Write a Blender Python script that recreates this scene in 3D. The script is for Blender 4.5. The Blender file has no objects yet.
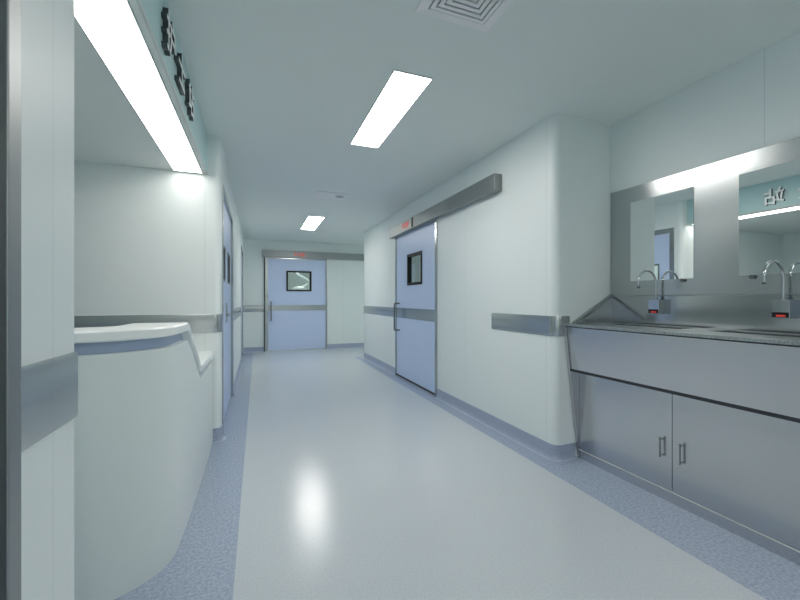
import bpy, bmesh, math
from mathutils import Vector, Matrix
PI = math.pi
sc = bpy.context.scene
C = sc.collection

# ------------------------------------------------------------------ camera, world, exposure
cam_d = bpy.data.cameras.new('camera'); cam = bpy.data.objects.new('camera', cam_d); C.objects.link(cam)
cam_d.sensor_width = 36.0; cam_d.sensor_fit = 'HORIZONTAL'; cam_d.lens = 36.0 * 378.0 / 800.0
cam_d.clip_start = 0.02
cam.location = (0, 0, 1.15); cam.rotation_euler = (PI / 2, 0, -math.radians(20.656))
sc.camera = cam
w = bpy.data.worlds.new('world'); sc.world = w; w.use_nodes = True
w.node_tree.nodes['Background'].inputs[0].default_value = (0.55, 0.6, 0.62, 1)
w.node_tree.nodes['Background'].inputs[1].default_value = 0.3
sc.view_settings.view_transform = 'Standard'; sc.view_settings.look = 'None'
sc.view_settings.gamma = 1.0; sc.view_settings.use_curve_mapping = False
sc.view_settings.exposure = 0.0
sc.cycles.max_bounces = 16; sc.cycles.diffuse_bounces = 12; sc.cycles.glossy_bounces = 6
LAMP = 23.8          # strength of the ceiling panels
STRIP = 5.6         # strength of the light over the reception desk
LAMPCOL = (1.0, 0.953, 0.90)

H = 2.49            # ceiling height
XL, XB, XR, XS = -0.28, -0.385, 1.988, 2.53     # left wall, near-left wall, right wall, sink wall
YC, YE, YF = 2.136, 3.40, 8.95                  # right corner, end of bay, far wall
YR = 7.33                                       # far end of right wall
YB = -4.2                                       # wall behind the camera
SOF = 2.165                                     # soffit height

# ------------------------------------------------------------------ materials
def mat(name, col, rough=0.5, metal=0.0, spec=0.5, emit=None, es=0.0, coat=0.0):
    m = bpy.data.materials.new(name); m.use_nodes = True
    b = m.node_tree.nodes['Principled BSDF']
    b.inputs['Base Color'].default_value = (*col, 1); b.inputs['Roughness'].default_value = rough
    b.inputs['Metallic'].default_value = metal; b.inputs['Specular IOR Level'].default_value = spec
    b.inputs['Coat Weight'].default_value = coat
    if emit: b.inputs['Emission Color'].default_value = (*emit, 1); b.inputs['Emission Strength'].default_value = es
    return m
def nd(m, t, **k):
    n = m.node_tree.nodes.new(t)
    for a, v in k.items(): setattr(n, a, v)
    return n
def lk(m, a, b): m.node_tree.links.new(a, b)
def speckle(m, c1, c2, scale, bump=0.0, rr=None, coords=None):
    """fine two-tone speckle, optionally with a bump and a roughness range"""
    b = m.node_tree.nodes['Principled BSDF']
    tc = nd(m, 'ShaderNodeTexCoord'); mp = nd(m, 'ShaderNodeMapping'); lk(m, tc.outputs['Object'], mp.inputs[0])
    if coords: mp.inputs['Scale'].default_value = coords
    n = nd(m, 'ShaderNodeTexNoise'); n.inputs['Scale'].default_value = scale; n.inputs['Detail'].default_value = 3
    lk(m, mp.outputs[0], n.inputs['Vector'])
    r = nd(m, 'ShaderNodeValToRGB'); r.color_ramp.elements[0].position = .38; r.color_ramp.elements[1].position = .62
    r.color_ramp.elements[0].color = (*c1, 1); r.color_ramp.elements[1].color = (*c2, 1)
    lk(m, n.outputs['Fac'], r.inputs[0]); lk(m, r.outputs[0], b.inputs['Base Color'])
    if rr:
        mr = nd(m, 'ShaderNodeMapRange'); mr.inputs['To Min'].default_value = rr[0]; mr.inputs['To Max'].default_value = rr[1]
        lk(m, n.outputs['Fac'], mr.inputs['Value']); lk(m, mr.outputs[0], b.inputs['Roughness'])
    if bump:
        bp = nd(m, 'ShaderNodeBump'); bp.inputs['Strength'].default_value = bump; bp.inputs['Distance'].default_value = 0.002
        lk(m, n.outputs['Fac'], bp.inputs['Height']); lk(m, bp.outputs[0], b.inputs['Normal'])
    return m
def seams(m, axis, offs, pitch, col, width=0.0035):
    """joint lines between the wall panels, every pitch metres along axis"""
    b = m.node_tree.nodes['Principled BSDF']
    tc = nd(m, 'ShaderNodeTexCoord'); sp = nd(m, 'ShaderNodeSeparateXYZ'); lk(m, tc.outputs['Object'], sp.inputs[0])
    a = nd(m, 'ShaderNodeMath', operation='SUBTRACT'); a.inputs[1].default_value = offs - 50 * pitch
    lk(m, sp.outputs[axis], a.inputs[0])
    d = nd(m, 'ShaderNodeMath', operation='MODULO'); d.inputs[1].default_value = pitch; lk(m, a.outputs[0], d.inputs[0])
    l = nd(m, 'ShaderNodeMath', operation='LESS_THAN'); l.inputs[1].default_value = width; lk(m, d.outputs[0], l.inputs[0])
    mx = nd(m, 'ShaderNodeMix', data_type='RGBA'); mx.inputs['A'].default_value = (*col, 1)
    mx.inputs['B'].default_value = (col[0] * .78, col[1] * .80, col[2] * .80, 1)
    lk(m, l.outputs[0], mx.inputs['Factor']); lk(m, mx.outputs['Result'], b.inputs['Base Color'])
    return m
WALLC = (0.765, 0.825, 0.82)
M = {}
M['wall_y'] = seams(mat('wall_panel_y', WALLC, .38), 'Y', 2.222, 1.16, WALLC)
M['wall_near'] = seams(mat('wall_panel_near', WALLC, .38), 'Y', 0.957, 1.16, WALLC, .0022)
M['wall_sink'] = seams(mat('wall_panel_sink', WALLC, .38), 'Y', 1.198, 1.16, WALLC)
M['wall_x'] = seams(mat('wall_panel_x', WALLC, .38), 'X', -0.397, 1.16, WALLC)
M['wall'] = mat('wall_plain', WALLC, .38)
M['ceiling'] = mat('ceiling_paint', (0.775, 0.82, 0.80), .6, spec=.3)
M['floor'] = speckle(mat('vinyl_floor', (.5, .5, .5), .2, spec=.48), (0.52, 0.57, 0.61), (0.585, 0.632, 0.672), 130, .35, (.11, .16))
M['floor'].node_tree.nodes['Principled BSDF'].inputs['IOR'].default_value = 1.55
M['floor_blue'] = speckle(mat('blue_vinyl', (.2, .3, .4), .25, spec=.55), (0.31, 0.375, 0.49), (0.42, 0.485, 0.595), 75, .08, (.18, .28))
M['base'] = speckle(mat('blue_skirting', (.2, .3, .4), .3), (0.31, 0.37, 0.49), (0.40, 0.46, 0.58), 110)
M['steel'] = speckle(mat('brushed_steel', (.4, .4, .4), .3, 1.0), (0.46, 0.49, 0.495), (0.49, 0.52, 0.525), 160, 0, (.21, .25))
M['steel_sink'] = speckle(mat('sink_steel', (.4, .4, .4), .3, 1.0), (0.59, 0.60, 0.62), (0.61, 0.62, 0.64), 160, 0, (.22, .26))
M['steel_top'] = speckle(mat('speckled_steel_top', (.4, .4, .4), .3, 1.0), (0.28, 0.31, 0.32), (0.56, 0.60, 0.61), 210, .3, (.3, .5))
M['steel_splash'] = mat('splash_steel', (0.44, 0.465, 0.47), .12, 1.0)
M['steel_jamb'] = mat('jamb_steel', (0.33, 0.35, 0.355), .42, 1.0)
M['steel_dark'] = mat('dark_steel', (0.16, 0.18, 0.19), .35, 1.0)
M['header'] = speckle(mat('header_steel', (.4, .4, .4), .35, 1.0), (0.31, 0.335, 0.335), (0.33, 0.355, 0.355), 160, 0, (.46, .5))
M['chrome'] = mat('chrome', (0.50, 0.53, 0.55), .1, 1.0)
M['mirror'] = mat('mirror_glass', (0.90, 0.93, 0.92), 0.0, 1.0)
M['door_blue'] = mat('blue_door_laminate', (0.57, 0.68, 0.90), .38)
M['black'] = mat('black_rubber', (0.008, 0.010, 0.012), .5, spec=.25)
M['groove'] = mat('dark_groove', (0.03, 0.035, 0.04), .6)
M['counter'] = mat('reception_white', (0.74, 0.80, 0.79), .32)
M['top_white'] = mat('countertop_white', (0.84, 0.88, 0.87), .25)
M['recess_blue'] = mat('recess_blue', (0.36, 0.44, 0.60), .35)
M['teal'] = mat('teal_sign_board', (0.50, 0.69, 0.70), .35)
M['letter'] = mat('white_letter_face', (0.93, 0.95, 0.95), .3, 0.0)
M['letter_side'] = mat('letter_side_metal', (0.10, 0.115, 0.12), .35, .9)
M['lamp'] = mat('lamp_diffuser', (1, 1, 1), .5, emit=LAMPCOL, es=LAMP)
M['strip'] = mat('strip_diffuser', (1, 1, 1), .5, emit=LAMPCOL, es=STRIP)
M['lamp_frame'] = mat('lamp_frame', (0.62, 0.67, 0.67), .5)
M['vent'] = mat('vent_metal', (0.86, 0.86, 0.87), .5)
M['vent_gap'] = mat('vent_gap', (0.50, 0.54, 0.54), .7)
M['red'] = mat('red_led', (0.6, 0.04, 0.03), .5, emit=(1.0, 0.09, 0.08), es=.28)
M['display'] = mat('display_window', (0.32, 0.33, 0.33), .3)
M['arm'] = mat('white_enamel', (0.85, 0.9, 0.89), .3)
g = bpy.data.materials.new('window_glass'); g.use_nodes = True; M['glass'] = g
for n in list(g.node_tree.nodes): g.node_tree.nodes.remove(n)
go = nd(g, 'ShaderNodeOutputMaterial'); gm = nd(g, 'ShaderNodeMixShader'); gt = nd(g, 'ShaderNodeBsdfTransparent'); gg = nd(g, 'ShaderNodeBsdfGlossy')
gt.inputs[0].default_value = (0.86, 0.92, 0.9, 1); gg.inputs['Roughness'].default_value = 0.02
gf = nd(g, 'ShaderNodeFresnel'); gf.inputs[0].default_value = 1.5
gb = nd(g, 'ShaderNodeNewGeometry'); gi = nd(g, 'ShaderNodeMath', operation='MULTIPLY_ADD')     # same index seen from either side of the thin pane
gi.inputs[1].default_value = -(1.5 - 1 / 1.5); gi.inputs[2].default_value = 1.5
lk(g, gb.outputs['Backfacing'], gi.inputs[0]); lk(g, gi.outputs[0], gf.inputs[0])
lk(g, gf.outputs[0], gm.inputs[0]); lk(g, gt.outputs[0], gm.inputs[1]); lk(g, gg.outputs[0], gm.inputs[2]); lk(g, gm.outputs[0], go.inputs[0])

# ------------------------------------------------------------------ mesh helpers
class MB:
    """collects shapes in one bmesh, then links them as ONE object"""
    def __init__(s): s.bm = bmesh.new(); s.mi = 0
    def face(s, vs):
        try: f = s.bm.faces.new(vs); f.material_index = s.mi; return f
        except ValueError: return None
    def box(s, x0, x1, y0, y1, z0, z1):
        v = [s.bm.verts.new(p) for p in [(x0, y0, z0), (x1, y0, z0), (x1, y1, z0), (x0, y1, z0), (x0, y0, z1), (x1, y0, z1), (x1, y1, z1), (x0, y1, z1)]]
        for q in [(0, 3, 2, 1), (4, 5, 6, 7), (0, 1, 5, 4), (1, 2, 6, 5), (2, 3, 7, 6), (3, 0, 4, 7)]: s.face([v[i] for i in q])
        return s
    def prism(s, poly, z0, z1):
        a = [s.bm.verts.new((x, y, z0)) for x, y in poly]; b = [s.bm.verts.new((x, y, z1)) for x, y in poly]
        s.face(a[::-1]); s.face(b); n = len(poly)
        for i in range(n): s.face([a[i], a[(i + 1) % n], b[(i + 1) % n], b[i]])
        return s
    def prism_y(s, poly, y0, y1):                       # poly in (x, z)
        a = [s.bm.verts.new((x, y0, z)) for x, z in poly]; b = [s.bm.verts.new((x, y1, z)) for x, z in poly]
        s.face(a[::-1]); s.face(b); n = len(poly)
        for i in range(n): s.face([a[i], a[(i + 1) % n], b[(i + 1) % n], b[i]])
        return s
    def sweep(s, path, prof):
        """prof: list of (offset to the right of the path, z) or a function index -> such a list"""
        n = len(path); rings = []
        for i, (x, y) in enumerate(path):
            d0 = Vector(path[i]) - Vector(path[i - 1]) if i else Vector(path[1]) - Vector(path[0])
            d1 = Vector(path[i + 1]) - Vector(path[i]) if i < n - 1 else d0
            d0.normalize(); d1.normalize()
            n0 = Vector((d0.y, -d0.x)); n1 = Vector((d1.y, -d1.x)); m = (n0 + n1).normalized(); m = m / max(.3, m.dot(n0))
            p = prof(i) if callable(prof) else prof
            rings.append([s.bm.verts.new((x + m.x * o, y + m.y * o, z)) for o, z in p])
        k = len(rings[0])
        for a, b in zip(rings, rings[1:]):
            for j in range(k): s.face([a[j], b[j], b[(j + 1) % k], a[(j + 1) % k]])
        s.face(rings[0][::-1]); s.face(rings[-1]); return s
    def tube(s, pts, r, seg=14):
        pts = [Vector(p) for p in pts]; rings = []; up = None
        for i, p in enumerate(pts):
            t = (pts[min(i + 1, len(pts) - 1)] - pts[max(i - 1, 0)]).normalized()
            if up is None: up = t.orthogonal().normalized()
            up = (up - t * up.dot(t)).normalized(); sd = t.cross(up)
            rr = r(i) if callable(r) else r
            rings.append([s.bm.verts.new(p + (up * math.cos(2 * PI * j / seg) + sd * math.sin(2 * PI * j / seg)) * rr) for j in range(seg)])
        for a, b in zip(rings, rings[1:]):
            for j in range(seg): s.face([a[j], a[(j + 1) % seg], b[(j + 1) % seg], b[j]])
        s.face(rings[0][::-1]); s.face(rings[-1]); return s
    def build(s, name, m, parent=None, bevel=0, smooth=True, loc=None, seg=2):
        bmesh.ops.recalc_face_normals(s.bm, faces=s.bm.faces[:])
        me = bpy.data.meshes.new(name)
        if loc: bmesh.ops.translate(s.bm, verts=s.bm.verts[:], vec=-Vector(loc))
        s.bm.to_mesh(me); s.bm.free()
        for q in (m if isinstance(m, list) else [m]): me.materials.append(q)
        if smooth:
            me.shade_smooth(); me.set_sharp_from_angle(angle=math.radians(32))
        o = bpy.data.objects.new(name, me); C.objects.link(o)
        if loc: o.location = loc
        if parent:
            o.parent = parent
            # coordinates are given in world space: cancel the parent's own location
            o.location = Vector(o.location) - world_loc(parent)
        if bevel:
            b = o.modifiers.new('bevel', 'BEVEL'); b.width = bevel; b.segments = seg; b.limit_method = 'ANGLE'; b.angle_limit = math.radians(40); b.harden_normals = True
        return o
def world_loc(o):
    v = Vector(o.location)
    while o.parent: o = o.parent; v += Vector(o.location)
    return v
def tag(o, label=None, cat=None, group=None, kind=None):
    if label: o['label'] = label
    if cat: o['category'] = cat
    if group: o['group'] = group
    if kind: o['kind'] = kind
    return o
def empty(name, loc=(0, 0, 0), label=None, cat=None, group=None, kind=None):
    o = bpy.data.objects.new(name, None); C.objects.link(o); o.location = loc; o.empty_display_size = .1
    return tag(o, label, cat, group, kind)
def struct(o, label, cat): return tag(o, label, cat, kind='structure')
def copy_tree(o, parent=None):
    c = o.copy(); C.objects.link(c)
    if parent: c.parent = parent
    for ch in [q for q in bpy.data.objects if q.parent == o]: copy_tree(ch, c)
    return c
def arc(cx, cy, r, a0, a1, n=8): return [(cx + r * math.cos(math.radians(a0 + (a1 - a0) * i / n)), cy + r * math.sin(math.radians(a0 + (a1 - a0) * i / n))) for i in range(n + 1)]

# ------------------------------------------------------------------ floor and ceiling
fb = MB()
def quad(b, x0, x1, y0, y1, z=0):
    b.face([b.bm.verts.new(p) for p in [(x0, y0, z), (x1, y0, z), (x1, y1, z), (x0, y1, z)]])
BL, BR = -0.089, 1.828
quad(fb, BL, BR, YB, YF); quad(fb, BR, 5.2, YR + .12, YF)
fb.mi = 1
quad(fb, -2.6, BL, YB, YF); quad(fb, BR, 5.2, YB, YR + .12)
fl_o = fb.build('floor', [M['floor'], M['floor_blue']], smooth=False)
# turn face normals up
for p in fl_o.data.polygons:
    if p.normal.z < 0: p.flip()
struct(fl_o, 'pale grey vinyl floor with blue speckled borders along the walls', 'floor')
OY = 12.2
struct(MB().box(-2.6, 5.2, YF + .0, OY, -.06, 0).build('floor_far_room', M['floor'], smooth=False), 'pale floor of the room behind the far door', 'floor')
struct(MB().box(-2.6, 5.2, YB, OY, H, H + .1).build('ceiling', M['ceiling'], smooth=False), 'flat grey-green painted corridor ceiling', 'ceiling')

# ------------------------------------------------------------------ walls
# right wall with the rounded corner towards the sink alcove, and the door opening
DR0, DR1, DRH = 4.02, 5.45, 2.12
CR = .055
wr = MB()
wr.prism([(XR, DR0), (XR, YC + CR)] + arc(XR + CR, YC + CR, CR, 180, 270)[1:] + [(XS + .1, YC), (XS + .1, YC + .12), (XR + .12, YC + .12), (XR + .12, DR0)], 0, H)
wr.prism([(XR, YR - .03)] + arc(XR + .03, YR - .03, .03, 180, 90, 5)[1:] + [(5.2, YR), (5.2, YR - .12), (XR + .12, YR - .12), (XR + .12, DR1), (XR, DR1)], 0, H)
wr.box(XR, XR + .12, DR0, DR1, DRH, H)
struct(wr.build('wall_right', M['wall_y']), 'pale mint panelled wall on the right with rounded corner', 'wall')
struct(MB().box(XS, XS + .1, YB, YC, 0, H).build('wall_alcove', M['wall_sink'], smooth=False), 'pale wall above and behind the steel sinks', 'wall')
struct(MB().box(-2.7, XS + .1, YB - .1, YB, 0, H).build('wall_back', M['wall'], smooth=False), 'plain pale wall closing the corridor behind the viewer', 'wall')
struct(MB().box(5.2, 5.3, YC, OY, 0, H).build('wall_branch', M['wall_y'], smooth=False), 'pale wall at the end of the side passage', 'wall')
# far wall with door opening
FX0, FX1, FH = .156, 1.535, 2.11
wf = MB(); wf.box(-2.6, FX0, YF, YF + .1, 0, H).box(FX1, 5.2, YF, YF + .1, 0, H).box(FX0, FX1, YF, YF + .1, FH, H)
struct(wf.build('wall_far', M['wall_x'], smooth=False), 'pale panelled wall at the far end of the corridor', 'wall')
wo = MB(); wo.box(-2.6, 5.2, OY, OY + .1, 0, H).box(-2.7, -2.6, YF, OY, 0, H).box(1.62, 1.72, YF + 1.4, OY, 0, H)
struct(wo.build('wall_far_room', M['wall'], smooth=False), 'pale walls of the room seen through the far door window', 'wall')
# left wall with two doors
L1a, L1b, L2a, L2b, LH = 3.50, 4.98, 7.40, 8.44, 2.14
wl = MB(); ro = .05
wl.prism([(-2.6, YE), (XL - ro, YE)] + arc(XL - ro, YE + ro, ro, -90, 0)[1:] + [(XL, L1a), (XL - .1, L1a), (XL - .1, YE + .06), (-2.6, YE + .06)], 0, H)
wl.box(XL - .1, XL, L1b, L2a, 0, H).box(XL - .1, XL, L2b, YF, 0, H)
wl.box(XL - .1, XL, L1a, L1b, LH, H).box(XL - .1, XL, L2a, L2b, LH, H)
struct(wl.build('wall_left', M['wall_x']), 'pale panelled wall on the left beyond the reception desk', 'wall')
struct(MB().box(-2.7, -2.6, YB, YF, 0, H).build('wall_bay', M['wall_y'], smooth=False), 'pale wall at the back of the reception bay', 'wall')
N0, N1 = .80, 1.052
wn = MB(); wn.box(XB - .12, XB, .80, N1, 0, H).box(XB - .12, XB, YB, -.25, 0, H).box(XB - .12, XB, -.25, .80, 2.14, H)
wn.box(-2.6, XB - .12, .9, N1, 0, H)
struct(wn.build('wall_near', M['wall_near'], smooth=False), 'pale panelled wall close on the left beside the steel jamb', 'wall')
# soffit over the desk
struct(MB().box(-2.6, XB, N1, YE, SOF, H).build('ceiling_soffit', M['ceiling'], smooth=False), 'lowered grey ceiling box above the reception desk', 'ceiling')

# ------------------------------------------------------------------ skirting and steel bands
HB = .107
cove = [(0, 0), (.034, 0), (.018, .006), (.009, .018), (.006, .034), (.006, HB), (0, HB)]
Z0, Z1 = .888, 1.034
band = [(-.001, Z0), (.005, Z0), (.007, Z0 + .006), (.007, Z1 - .006), (.005, Z1), (-.001, Z1)]
def skirting(name, path, label): struct(MB().sweep(path, cove).build(name, M['base']), label, 'skirting')
corner = arc(XR + CR, YC + CR, CR, 270, 180)
rc_path = [(XS - .36, YC)] + corner + [(XR, DR0)]               # wall on the left of travel: offset to the right is the corridor
def rev(p): return p[::-1]
# travelling +y along the right wall the corridor is on the LEFT, so walk it the other way
skirting('baseboard_right', rev(rc_path), 'blue-grey coved skirting from the right door round the corner to the sinks')
skirting('baseboard_right_far', [(XR + .4, YR)] + [(XR + .03, YR)] + arc(XR + .03, YR - .03, .03, 90, 180, 5)[1:] + [(XR, DR1)], 'short blue-grey skirting on the right wall beyond the blue door')
skirting('baseboard_far_right', [(FX1 + .0, YF), (5.2, YF)], 'blue-grey skirting on the far wall, right of the door')
skirting('baseboard_far_left', [(XL, YF), (FX0, YF)], 'blue-grey skirting on the far wall, left of the door')
skirting('baseboard_left', [(XL, L1b), (XL, L2a)], 'blue-grey skirting on the left wall between the two doors')
skirting('baseboard_left_far', [(XL, L2b), (XL, YF)], 'short blue-grey skirting on the left wall at the far corner')
skirting('baseboard_left_corner', [(-.345, YE), (XL - ro, YE)] + arc(XL - ro, YE + ro, ro, -90, 0)[1:] + [(XL, L1a)], 'blue-grey skirting round the corner behind the desk')
skirting('baseboard_near', [(XB, .80), (XB, N1)], 'blue-grey skirting on the near left wall')
k = [0]
def rail(path, label):
    k[0] += 1
    struct(MB().sweep(path, band).build('trim_%d' % k[0], M['steel']), label, 'steel band')
rail(rev([(XR + .13, YC)] + corner + [(XR, 2.908)]), 'flat steel band round the right wall corner beside the sinks')
rail([(XR + .4, YR)] + [(XR + .03, YR)] + arc(XR + .03, YR - .03, .03, 90, 180, 5)[1:] + [(XR, DR1)], 'flat steel band on the right wall beyond the blue door')
rail([(XL, YF), (FX0, YF)], 'short steel band on the far wall left of the door')
rail([(XL, L1b), (XL, L2a)], 'steel band on the left wall between the two doors')
rail([(XL, L2b), (XL, YF)], 'short steel band on the left wall at the far corner')
rail([(-2.5, YE), (XL - ro, YE)] + arc(XL - ro, YE + ro, ro, -90, 0)[1:] + [(XL, L1a)], 'steel band on the wall behind the reception desk')
rail([(XB, .80), (XB, N1 + .0)], 'large steel band on the near left wall')

# ------------------------------------------------------------------ doors
def leaf_with_hole(b, axis, p0, p1, a0, a1, z0, z1, ha0, ha1, hz0, hz1):
    """a slab between depth p0..p1 spanning a0..a1, with a rectangular hole; axis is the spanning axis"""
    def bx(a, c, za, zb):
        if axis == 'y': b.box(p0, p1, a, c, za, zb)
        else: b.box(a, c, p0, p1, za, zb)
    bx(a0, ha0, z0, z1); bx(ha1, a1, z0, z1); bx(ha0, ha1, z0, hz0); bx(ha0, ha1, hz1, z1)
def chars(name, body, size, m, parent, mtx, extrude, shear=0.0, bold=0.0, sides=None):
    cu = bpy.data.curves.new(name, 'FONT'); cu.body = body; cu.size = size; cu.extrude = extrude; cu.offset = bold
    cu.align_x = 'CENTER'; cu.align_y = 'CENTER'; cu.resolution_u = 4
    t = bpy.data.objects.new(name, cu); C.objects.link(t)
    bpy.context.view_layer.update()
    me = bpy.data.meshes.new_from_object(t.evaluated_get(bpy.context.evaluated_depsgraph_get()))
    C.objects.unlink(t); bpy.data.objects.remove(t)
    xs = [v.co.x for v in me.vertices]; ys = [v.co.y for v in me.vertices]
    cx, cy = (min(xs) + max(xs)) / 2, (min(ys) + max(ys)) / 2
    for v in me.vertices: v.co.x -= cx; v.co.y -= cy
    me.materials.clear(); me.materials.append(m)
    if sides:
        me.materials.append(sides)
        for p in me.polygons: p.material_index = 0 if p.normal.z > .7 else 1
    me.transform(mtx); me.name = name
    o = bpy.data.objects.new(name, me); C.objects.link(o); o.parent = parent
    o.location = -world_loc(parent)
    return o
def frame_matrix(origin, right, up):
    r, u = Vector(right), Vector(up); n = r.cross(u)
    m = Matrix.Identity(4)
    for i in range(3): m[i][0] = r[i]; m[i][1] = u[i]; m[i][2] = n[i]; m[i][3] = origin[i]
    return m

# --- blue sliding door in the right wall
d = empty('door_1', (XR, (DR0 + DR1) / 2, 0)); struct(d, 'blue sliding door with steel frame in the right wall', 'door')
wy0, wy1, wz0, wz1 = 4.475, 4.975, 1.36, 1.785
fr = MB(); fr.box(XR - .012, XR + .12, DR0, DR0 + .05, 0, DRH).box(XR - .012, XR + .12, DR1 - .03, DR1, 0, DRH).box(XR - .012, XR + .12, DR0 + .05, DR1 - .03, DRH - .03, DRH)
fr.build('door_frame', M['steel'], d, .003)
lf = MB(); leaf_with_hole(lf, 'y', XR + .004, XR + .05, DR0 + .052, DR1 - .032, .03, DRH - .032, wy0, wy1, wz0, wz1)
leaf = lf.build('door_leaf', M['door_blue'], d, smooth=False)
MB().box(XR + .012, XR + .04, DR0 + .06, DR1 - .04, .0, .03).build('bottom_seal', M['groove'], leaf, smooth=False)
def win_frame_y(x0, x1, y0, y1, z0, z1, t, parent, m='black'):
    b = MB(); b.box(x0, x1, y0 - t, y0, z0 - t, z1 + t).box(x0, x1, y1, y1 + t, z0 - t, z1 + t).box(x0, x1, y0, y1, z0 - t, z0).box(x0, x1, y0, y1, z1, z1 + t)
    return b.build('window_frame', M[m], parent, .002)
win_frame_y(XR - .006, XR + .056, wy0 + .03, wy1 - .03, wz0 + .03, wz1 - .03, .035, leaf)
MB().box(XR + .02, XR + .026, wy0 + .03, wy1 - .03, wz0 + .03, wz1 - .03).build('window_pane', M['glass'], leaf, smooth=False)
MB().box(XR - .003, XR + .004, DR0 + .052, DR1 - .032, Z0, Z1).build('steel_band', M['steel'], leaf)
def c_handle(base, out, zc, hl, r, parent, name='handle'):
    """C-shaped pull handle; out = unit vector away from the door"""
    o = Vector(out); b = Vector(base); d_ = .085; q = .02
    pts = [b + Vector((0, 0, zc + hl))]
    for a in range(0, 91, 18): pts.append(b + o * (d_ - q + q * math.sin(math.radians(a))) + Vector((0, 0, zc + hl - q + q * math.cos(math.radians(a)))))
    for a in range(90, -1, -18): pts.append(b + o * (d_ - q + q * math.sin(math.radians(a))) + Vector((0, 0, zc - hl + q - q * math.cos(math.radians(a)))))
    pts.append(b + Vector((0, 0, zc - hl)))
    return MB().tube(pts, r, 12).build(name, M['steel_dark'], parent)
c_handle((XR + .005, 5.30, 0), (-1, 0, 0), .90, .20, .011, leaf)
hd = MB(); hd.box(XR - .08, XR - .001, 2.76, 5.55, 2.10, 2.245).build('operator_cover', M['header'], d, .004)
disp = MB().box(XR - .084, XR - .08, 4.62, 5.04, 2.115, 2.232).build('display', M['header'], d, smooth=False)
chars('display_text', '手术室', .088, M['red'], disp, frame_matrix((XR - .0855, 4.84, 2.176), (0, -1, 0), (0, 0, 1)), .001, bold=.001)
MB().box(XR - .086, XR - .08, 4.585, 4.625, 2.11, 2.24).build('display_end_cap', M['black'], disp, smooth=False)

# --- blue sliding door in the far wall
d = empty('door_2', ((FX0 + FX1) / 2, YF, 0)); struct(d, 'blue sliding door with steel header at the far end', 'door')
wx0, wx1, wz0, wz1 = .615, 1.17, 1.35, 1.815
fr = MB(); fr.box(FX0, FX0 + .035, YF - .02, YF + .1, 0, FH).box(FX1 - .035, FX1, YF - .02, YF + .1, 0, FH).box(FX0 + .035, FX1 - .035, YF - .02, YF + .1, FH - .03, FH)
fr.build('door_frame', M['steel'], d, .003)
MB().box(FX0 - .022, FX0 - .001, YF - .03, YF - .001, 0, FH).build('edge_seal', M['groove'], d, smooth=False)
lf = MB(); leaf_with_hole(lf, 'x', YF + .0, YF + .05, FX0 + .036, FX1 - .036, .02, FH - .032, wx0, wx1, wz0, wz1)
leaf = lf.build('door_leaf', M['door_blue'], d, smooth=False)
MB().box(FX0 + .036, FX0 + .07, YF - .006, YF, .02, FH - .032).build('closing_edge', M['steel'], leaf)
b = MB(); t = .035
b.box(wx0 - .005, wx0 + t, YF - .012, YF + .055, wz0, wz1).box(wx1 - t, wx1 + .005, YF - .012, YF + .055, wz0, wz1).box(wx0 + t, wx1 - t, YF - .012, YF + .055, wz0, wz0 + t).box(wx0 + t, wx1 - t, YF - .012, YF + .055, wz1 - t, wz1)
b.build('window_frame', M['black'], leaf, .002)
MB().box(wx0 + t, wx1 - t, YF + .02, YF + .026, wz0 + t, wz1 - t).build('window_pane', M['glass'], leaf, smooth=False)
MB().box(FX0 + .07, FX1 - .036, YF - .006, YF, Z0 + .02, Z1).build('steel_band', M['steel'], leaf)
c_handle((.285, YF + .0, 0), (0, -1, 0), .90, .21, .012, leaf)
MB().box(.10, 3.1, YF - .09, YF - .001, FH, FH + .15).build('operator_cover', M['header'], d, .004)
disp = MB().box(.74, 1.08, YF - .094, YF - .09, FH + .015, FH + .135).build('display', M['header'], d, smooth=False)
chars('display_text', '手术室', .085, M['red'], disp, frame_matrix((.89, YF - .0955, FH + .072), (1, 0, 0), (0, 0, 1)), .001, bold=.001)

# --- double door in the left wall, single door further on, and the near door beside the viewer
def left_door(name, y0, y1, leaves, label, xw=XL, hh=LH, ft=.06, fm='steel'):
    d = empty(name, (xw, (y0 + y1) / 2, 0)); struct(d, label, 'door')
    fr = MB(); fr.box(xw - .1, xw + .008, y0, y0 + ft, 0, hh).box(xw - .1, xw + .008, y1 - ft, y1, 0, hh).box(xw - .1, xw + .008, y0 + ft, y1 - ft, hh - ft, hh)
    fr.build('door_frame', M[fm], d, .003)
    n = leaves; wl_ = (y1 - y0 - 2 * ft - .01) / n
    for i in range(n):
        a = y0 + ft + .005 + i * wl_ + .003; c = a + wl_ - .006
        m = (a + c) / 2; hw = min(.18, wl_ * .3)
        b = MB(); leaf_with_hole(b, 'y', xw - .06, xw - .018, a, c, .012, hh - ft - .006, m - hw, m + hw, 1.33, 1.66)
        lf = b.build('door_leaf', M['door_blue'], d, smooth=False)
        win_frame_y(xw - .064, xw - .014, m - hw + .015, m + hw - .015, 1.345, 1.645, .02, lf, 'steel_dark')
        MB().box(xw - .042, xw - .036, m - hw + .015, m + hw - .015, 1.345, 1.645).build('window_pane', M['glass'], lf, smooth=False)
        hy = c - .07 if (i == 0 and n == 2) else a + .07
        MB().box(xw - .019, xw - .012, hy - .025, hy + .025, .92, 1.12).build('handle_plate', M['steel'], lf, .002)
        MB().tube([(xw - .014, hy, 1.0), (xw - .004, hy, 1.0), (xw + .002, hy, 1.0), (xw + .010, hy, 1.0)], lambda q: (.008, .008, .018, .014)[q], 16).build('knob', M['steel'], lf)
left_door('door_3', L1a, L1b, 2, 'blue double door with steel frame in the left wall past the desk')
left_door('door_4', L2a, L2b, 1, 'blue single door with steel frame at the far end of the left wall')
left_door('door_5', -.25, .834, 1, 'door with wide steel frame at the near left edge', XB, 2.16, .038, 'steel_jamb')
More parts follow.
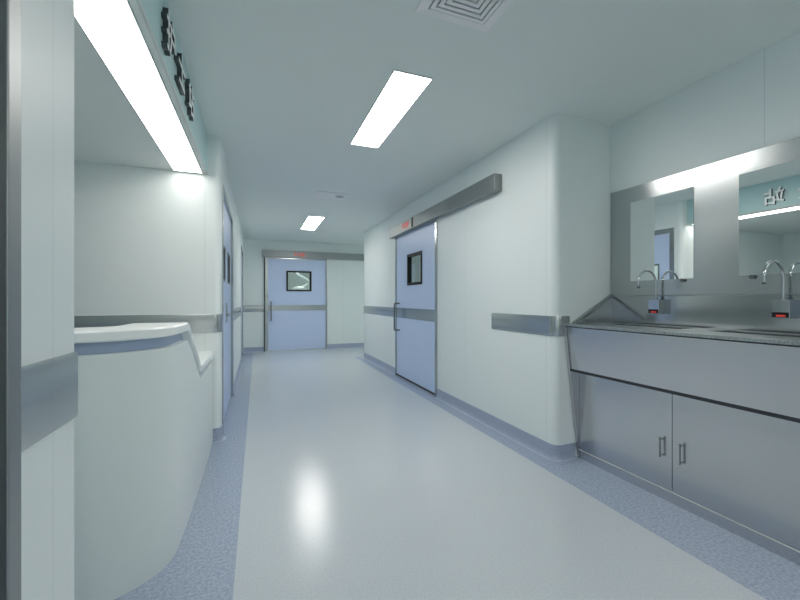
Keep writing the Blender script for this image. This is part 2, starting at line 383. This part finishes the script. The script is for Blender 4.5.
MB().box(XB - .05, XB - .004, .70, .7955, .0, 2.12).build('door_stop', M['steel_dark'], bpy.data.objects['door_5'], .002)

# rooms behind the doors: dark store on the left, theatre on the right
rb = MB(); rb.box(XR + .12, 5.2, 2.26, 2.30, 0, H)
struct(rb.build('wall_theatre', M['wall'], smooth=False), 'pale end wall of the room behind the right door', 'wall')

# ------------------------------------------------------------------ ceiling lamps
def lamp(x0, x1, y0, y1, label, z=H, m='lamp', name='ceiling_light', group='ceiling light panels', cat='ceiling light'):
    o = empty(name, ((x0 + x1) / 2, (y0 + y1) / 2, z), label, cat, group)
    f = MB(); t = .006
    f.box(x0 - t, x0, y0 - t, y1 + t, z - .008, z).box(x1, x1 + t, y0 - t, y1 + t, z - .008, z).box(x0, x1, y0 - t, y0, z - .008, z).box(x0, x1, y1, y1 + t, z - .008, z)
    f.build('frame', M['lamp_frame'], o, smooth=False)
    MB().box(x0, x1, y0, y1, z - .005, z).build('diffuser', M[m], o, smooth=False)
    return o
lamp(.748, .984, 2.07, 3.166, 'large rectangular ceiling light panel nearest the viewer')
lamp(.765, 1.01, 6.15, 7.31, 'rectangular ceiling light panel at the far end of the corridor, towards the far door')
lamp(1.35, 1.59, -1.35, -.25, 'unseen rectangular ceiling fill panel just behind the viewer, placed for its light')  # unseen panel, shifted off the row to fill the alcove and corner return
lamp(.748, .984, -3.6, -2.5, 'added, unseen ceiling fill panel near the wall behind the viewer')  # extra unseen panel added as fill for surfaces facing the viewer
lamp(4.5, 4.74, 7.55, 8.7, 'added fill light panel in the side passage, hidden round the far right corner')  # hidden lamp added to brighten the far end of the corridor
lamp(.85, 1.10, 9.3, 10.5, 'ceiling light panel in the room behind the far door', name='ceiling_light')
lamp(3.0, 3.24, 4.2, 5.4, 'ceiling light panel in the room behind the right door', name='ceiling_light')
lamp(-1.8, -1.4, 5.2, 6.0, 'added light panel in the room behind the left doors, to lighten their windows')  # lamp added so the left door windows look grey instead of black
lamp(-.607, -.413, N1 + .02, YE - .03, 'long glowing light strip under the box above the reception desk', SOF, 'strip', 'strip_light', None, 'strip light')

# ------------------------------------------------------------------ air diffusers
def vent(cx, cy, s, label, rings=5, extra=False):
    o = empty('air_diffuser', (cx, cy, H), label, 'ceiling vent')
    MB().box(cx - s + .01, cx + s - .01, cy - s + .01, cy + s - .01, H - .003, H).build('backing', M['vent_gap'], o, smooth=False)
    def ring(a, b_, z0, z1):
        # a picture-frame louvre, sloping outwards
        m = MB(); q = lambda r, z: [m.bm.verts.new((cx + sx * r, cy + sy * r, z)) for sx, sy in ((-1, -1), (1, -1), (1, 1), (-1, 1))]
        A, B, D, E_ = q(a, z0), q(b_, z1), q(b_, z1 - .004), q(a, z0 - .004)
        for R, S in ((A, B), (B, D), (D, E_), (E_, A)):
            for i in range(4): m.face([R[i], R[(i + 1) % 4], S[(i + 1) % 4], S[i]])
        return m
    ring(s, s - .045, H - .001, H - .006).build('frame', M['vent'], o, smooth=False)
    w_ = (s - .05) / (rings + .4)
    for i in range(rings):
        a = s - .052 - i * w_
        ring(a, a - w_ * .70, H - .010, H - .012).build('louvre', M['vent'], o, smooth=False)
    MB().box(cx - w_ * .35, cx + w_ * .35, cy - w_ * .35, cy + w_ * .35, H - .014, H - .003).build('centre_plate', M['vent'], o, smooth=False)
    return o
vent(.877, 1.42, .193, 'square slatted air vent in the ceiling nearest the viewer')
o = empty('ceiling_panel', (.87, 4.85, H), 'faint square ceiling panel with a small round grille between the two lights', 'ceiling panel')
MB().box(.68, 1.07, 4.70, 5.0, H - .006, H).build('plate', M['vent'], o, .003)
rg = MB().tube([(.99, 4.84, H - .010), (.99, 4.84, H - .006)], .055, 24).build('grille', M['vent_gap'], o)

# ------------------------------------------------------------------ sign over the desk
o = empty('nurse_station_sign', (XB, 2.2, SOF), 'teal sign board with raised white Chinese characters above the reception desk', 'sign')
MB().box(XB, XB + .006, N1 + .001, YE - .001, SOF + .012, H - .001).build('sign_board', M['teal'], o, smooth=False)
MB().box(XB, XB + .010, N1 + .001, YE - .001, SOF - .002, SOF + .012).build('edge_trim', M['lamp_frame'], o, .002)
for ch, y in (('护', 1.925), ('士', 2.185), ('站', 2.475)):
    chars('character', ch, .19, M['letter'], o, frame_matrix((XB + .017, y, 2.310), (0, 1, 0), (0, 0, 1)), .011, bold=.003, sides=M['letter_side'])

# ------------------------------------------------------------------ reception desk
desk = empty('reception_desk', (-.6, 2.4, 0), 'curved white reception desk with stepped countertop and blue recess line', 'reception desk')
ctrl = [(-2.2, 1.66), (-1.2, 1.665), (-.80, 1.68), (-.64, 1.70), (-.513, 1.747), (-.434, 1.80), (-.380, 1.865), (-.350, 1.95), (-.342, 2.08), (-.338, 2.22), (-.335, 2.40), (-.333, 2.64), (-.334, 3.0), (-.338, YE - .003)]
def catmull(P, n=6):
    out = []
    for i in range(len(P) - 1):
        p0, p1, p2, p3 = [Vector(P[min(max(j, 0), len(P) - 1)]) for j in (i - 1, i, i + 1, i + 2)]
        for k_ in range(n):
            t = k_ / n
            out.append(tuple(.5 * ((2 * p1) + (p2 - p0) * t + (2 * p0 - 5 * p1 + 4 * p2 - p3) * t * t + (3 * p1 - p0 - 3 * p2 + p3) * t ** 3)))
    out.append(tuple(P[-1])); return out
path = catmull(ctrl)
def drop(y, y0=2.215, y1=2.645, r=.05):
    """0 on the high part, 1 on the low part, with rounded knees"""
    t = (y - y0) / (y1 - y0); e = r
    if t <= -e: return 0.0
    if t < e: return (t + e) ** 2 / (4 * e)
    if t <= 1 - e: return t
    if t < 1 + e: return 1 - (1 + e - t) ** 2 / (4 * e)
    return 1.0
# denser samples over the step
dense = []
for a, b_ in zip(path, path[1:]):
    n = 6 if 2.1 < (a[1] + b_[1]) / 2 < 2.75 else 1
    for i in range(n): dense.append(tuple(Vector(a).lerp(Vector(b_), i / n)))
dense.append(path[-1]); path = dense
DZ = .295
def zt(i): return 1.036 - DZ * drop(path[i][1])
def body_prof(i):
    top = zt(i) - .092 if drop(path[i][1]) < .02 else zt(i) - .092 + .012 * min(1, drop(path[i][1]) * 3)
    return [(0, 0), (0, top), (-.03, top), (-.03, 0)]
def rec_prof(i): return [(-.032, zt(i) - .13), (-.032, zt(i) - .046), (-.05, zt(i) - .046), (-.05, zt(i) - .13)]
def slab_prof(i):
    z = zt(i); t = .045
    w_ = -.23
    return [(.002, z - t), (.008, z - t + .006), (.008, z - .008), (.002, z - .001), (-.006, z), (w_, z), (w_, z - t)]
MB().sweep(path, body_prof).build('front_panel', M['counter'], desk)
MB().sweep(path, rec_prof).build('recess_strip', M['recess_blue'], desk)
MB().sweep(path, slab_prof).build('countertop', M['top_white'], desk)
# inner support wall and worktop on the staff side
MB().sweep(path[6:], lambda i: [(-.19, 0), (-.19, zt(i + 6) - .05), (-.205, zt(i + 6) - .05), (-.205, 0)]).build('inner_panel', M['counter'], desk)

# ------------------------------------------------------------------ sink unit
TZ = .98; SY0, SY1 = -.60, YC - .004
sink = empty('sink_unit', (2.3, 1.0, 0), 'long stainless steel scrub sink unit with cupboards along the right wall', 'sink unit')
XF = 2.06
# worktop with two visible basins (and one more towards the viewer)
bas = [(1.50, 2.00), (.85, 1.35), (.20, .70)]
bx0, bx1 = 2.31, 2.49
wt = MB(); wt.box(XF, bx0, SY0, SY1, TZ - .016, TZ); wt.box(bx1, XS - .002, SY0, SY1, TZ - .016, TZ)
ys = [SY0] + [v for a, b_ in sorted(bas) for v in (a, b_)] + [SY1]
for i in range(0, len(ys), 2): wt.box(bx0, bx1, ys[i], ys[i + 1], TZ - .016, TZ)
wt.build('worktop', M['steel_top'], sink, smooth=False)
for a, b_ in bas:
    m = MB(); zb = TZ - .16; t = .004
    m.box(bx0, bx1, a, b_, zb - t, zb).box(bx0, bx0 + t, a, b_, zb, TZ - .004).box(bx1 - t, bx1, a, b_, zb, TZ - .004).box(bx0 + t, bx1 - t, a, a + t, zb, TZ - .004).box(bx0 + t, bx1 - t, b_ - t, b_, zb, TZ - .004)
    bo = m.build('basin', M['steel_sink'], sink, smooth=False)
    MB().tube([((bx0 + bx1) / 2, (a + b_) / 2, zb), ((bx0 + bx1) / 2, (a + b_) / 2, zb + .004)], .028, 20).build('drain', M['steel_dark'], bo)
# apron: folded sheet sloping back under the worktop lip
APT, APB = TZ - .024, .655
ap = MB(); ap.prism_y([(XF + .012, APT), (XF + .024, APT + .006), (XF + .060, APT + .006), (XF + .12, APB), (XF + .052, APB)], SY0, SY1 - .022)
ap.build('apron', M['steel_sink'], sink, .002)
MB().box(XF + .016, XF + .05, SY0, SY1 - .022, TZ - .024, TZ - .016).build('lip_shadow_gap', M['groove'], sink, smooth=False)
# carcass, doors, plinth
XD = 2.19
MB().box(XD + .02, XS - .002, SY0, SY1 - .0205, .06, APB - .022).build('cabinet_body', M['steel_sink'], sink, smooth=False)
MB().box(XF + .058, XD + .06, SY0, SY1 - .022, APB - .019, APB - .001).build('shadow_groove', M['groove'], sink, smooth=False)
MB().box(XD + .004, XS - .002, SY0, SY1 - .022, 0, .058).build('plinth', M['steel_sink'], sink, smooth=False)
MB().box(XD - .002, XD + .02, SY0, SY1 - .0205, .060, .0635).build('sill_highlight', M['top_white'], sink, smooth=False)  # white strip painted in as the bright edge highlight below the doors
edges = [SY1 - .0195, 1.455, .78, .10, SY0]
first = True
for i in range(4):
    y1, y0 = edges[i], edges[i + 1]
    dr = MB().box(XD, XD + .02, y0 + .0015, y1 - .0015, .066, APB - .022).build('cupboard_door', M['steel_sink'], sink, .0015)
    hy = y0 + .055 if i % 2 == 0 else y1 - .055
    pts = [(XD, hy, .36), (XD - .022, hy, .36), (XD - .022, hy, .248), (XD, hy, .248)]
    MB().box(XD - .024, XD - .016, hy - .0035, hy + .0035, .245, .362).box(XD - .016, XD, hy - .004, hy + .004, .345, .353).box(XD - .016, XD, hy - .004, hy + .004, .254, .262).build('handle', M['header'], dr, .001)
# end panel against the corner wall, leaning back to the floor
MB().prism_y([(XF - .002, TZ), (XF - .002, TZ - .02), (XF + .130, 0), (XF + .170, 0), (XF + .16, .64), (XF + .06, TZ)], SY1 - .020, SY1).build('end_panel', M['steel_sink'], sink, .002)
MB().prism_y([(XF + .09, TZ), (XF + .115, TZ + .01), (XS - .01, 1.178), (XS - .004, 1.178), (XS - .004, TZ)], SY1 - .016, SY1).build('end_splashback', M['steel_sink'], sink, .002)
MB().tube([(XF + .09, SY1 - .010, TZ + .004), (XS - .014, SY1 - .010, 1.184)], .013, 10).build('splashback_edge', M['steel_top'], sink)
MB().box(XS - .010, XS - .001, SY0, SY1 - .016, TZ, 1.178).build('backsplash', M['steel_splash'], sink, .001)

# ------------------------------------------------------------------ steel panel and mirrors
tag(MB().box(XS - .010, XS - .001, SY0, SY1, 1.181, 1.962).build('steel_wall_panel', M['steel'], None, .001), 'wide brushed steel sheet on the wall behind the mirrors', 'wall panel')
XM = XS - .010
def make_mirror(y1, label, clip_y):
    o = empty('mirror', (XM, y1 - .21, 1.285), label, 'mirror', 'mirrors above the sinks')
    MB().box(XM - .004, XM, y1 - .42, y1, 1.285, 1.85).build('glass', M['mirror'], o, smooth=False)
    MB().tube([(XM - .001, clip_y, 1.275), (XM - .016, clip_y, 1.275)], .011, 14).build('clip', M['steel_dark'], o)
    return o
make_mirror(1.963, 'square mirror above the far sink, reflecting a blue door', 1.605)
make_mirror(1.308, 'square mirror at the right edge, reflecting the teal sign', 1.245)

# ------------------------------------------------------------------ faucets
def make_faucet(yc, label):
    o = empty('sensor_faucet', (XM, yc, 1.055), label, 'faucet', 'sensor faucets on the backsplash')
    x0, x1 = 2.462, XM; hb = .036
    bx = MB().box(x0, x1, yc - hb, yc + hb, 1.058, 1.152).build('sensor_box', M['chrome'], o, .002)
    MB().box(x0 - .0012, x0, yc - hb + .003, yc + hb - .003, 1.062, 1.088).build('sensor_window', M['black'], bx, smooth=False)
    MB().box(x0 - .002, x0 - .0012, yc - .020, yc + .016, 1.066, 1.075).build('indicator_light', M['red'], bx, smooth=False)
    xs = 2.487; R = .081
    MB().tube([(xs, yc, 1.152), (xs, yc, 1.156), (xs, yc, 1.162)], lambda i: (.013, .013, .009)[i], 18).build('collar', M['chrome'], o)
    pts = [(xs, yc, 1.156), (xs, yc, 1.20), (xs, yc, 1.25)] + [(xs - R + R * math.cos(math.radians(a)), yc, 1.262 + R * math.sin(math.radians(a))) for a in range(0, 181, 10)] + [(xs - 2 * R, yc, 1.235)]
    sp = MB().tube(pts, .0068, 14).build('spout', M['chrome'], o)
    MB().tube([(xs - 2 * R, yc, 1.238), (xs - 2 * R, yc, 1.226)], .009, 14).build('nozzle', M['steel_dark'], sp)
    return o
make_faucet(1.757, 'arched chrome faucet on its steel box below the mirror reflecting the door')
make_faucet(1.105, 'arched chrome faucet on its steel box at the right edge of the view')

# ------------------------------------------------------------------ made-up lamp arm for the bright diagonal in the far door's window
o = empty('stand_in_lamp_arm', (.5, 10.2, H), 'made-up white lamp arm standing in for a bright diagonal behind the far door window', 'lamp arm')
MB().tube([(.63, 10.0, H), (.63, 10.0, 2.05)], .035, 16).build('ceiling_post', M['arm'], o)
MB().tube([(.63, 10.0, 2.05), (.70, 10.0, 1.98), (1.28, 10.0, 1.62)], .028, 14).build('arm', M['arm'], o)
MB().tube([(1.28, 10.0, 1.62), (1.15, 10.0, 1.52), (1.0, 10.0, 1.46)], .022, 14).build('lower_arm', M['arm'], o)
MB().tube([(1.0, 10.0, 1.50), (1.0, 10.0, 1.46), (1.0, 10.0, 1.42)], lambda i: (.05, .16, .17)[i], 28).build('lamp_head', M['arm'], o)
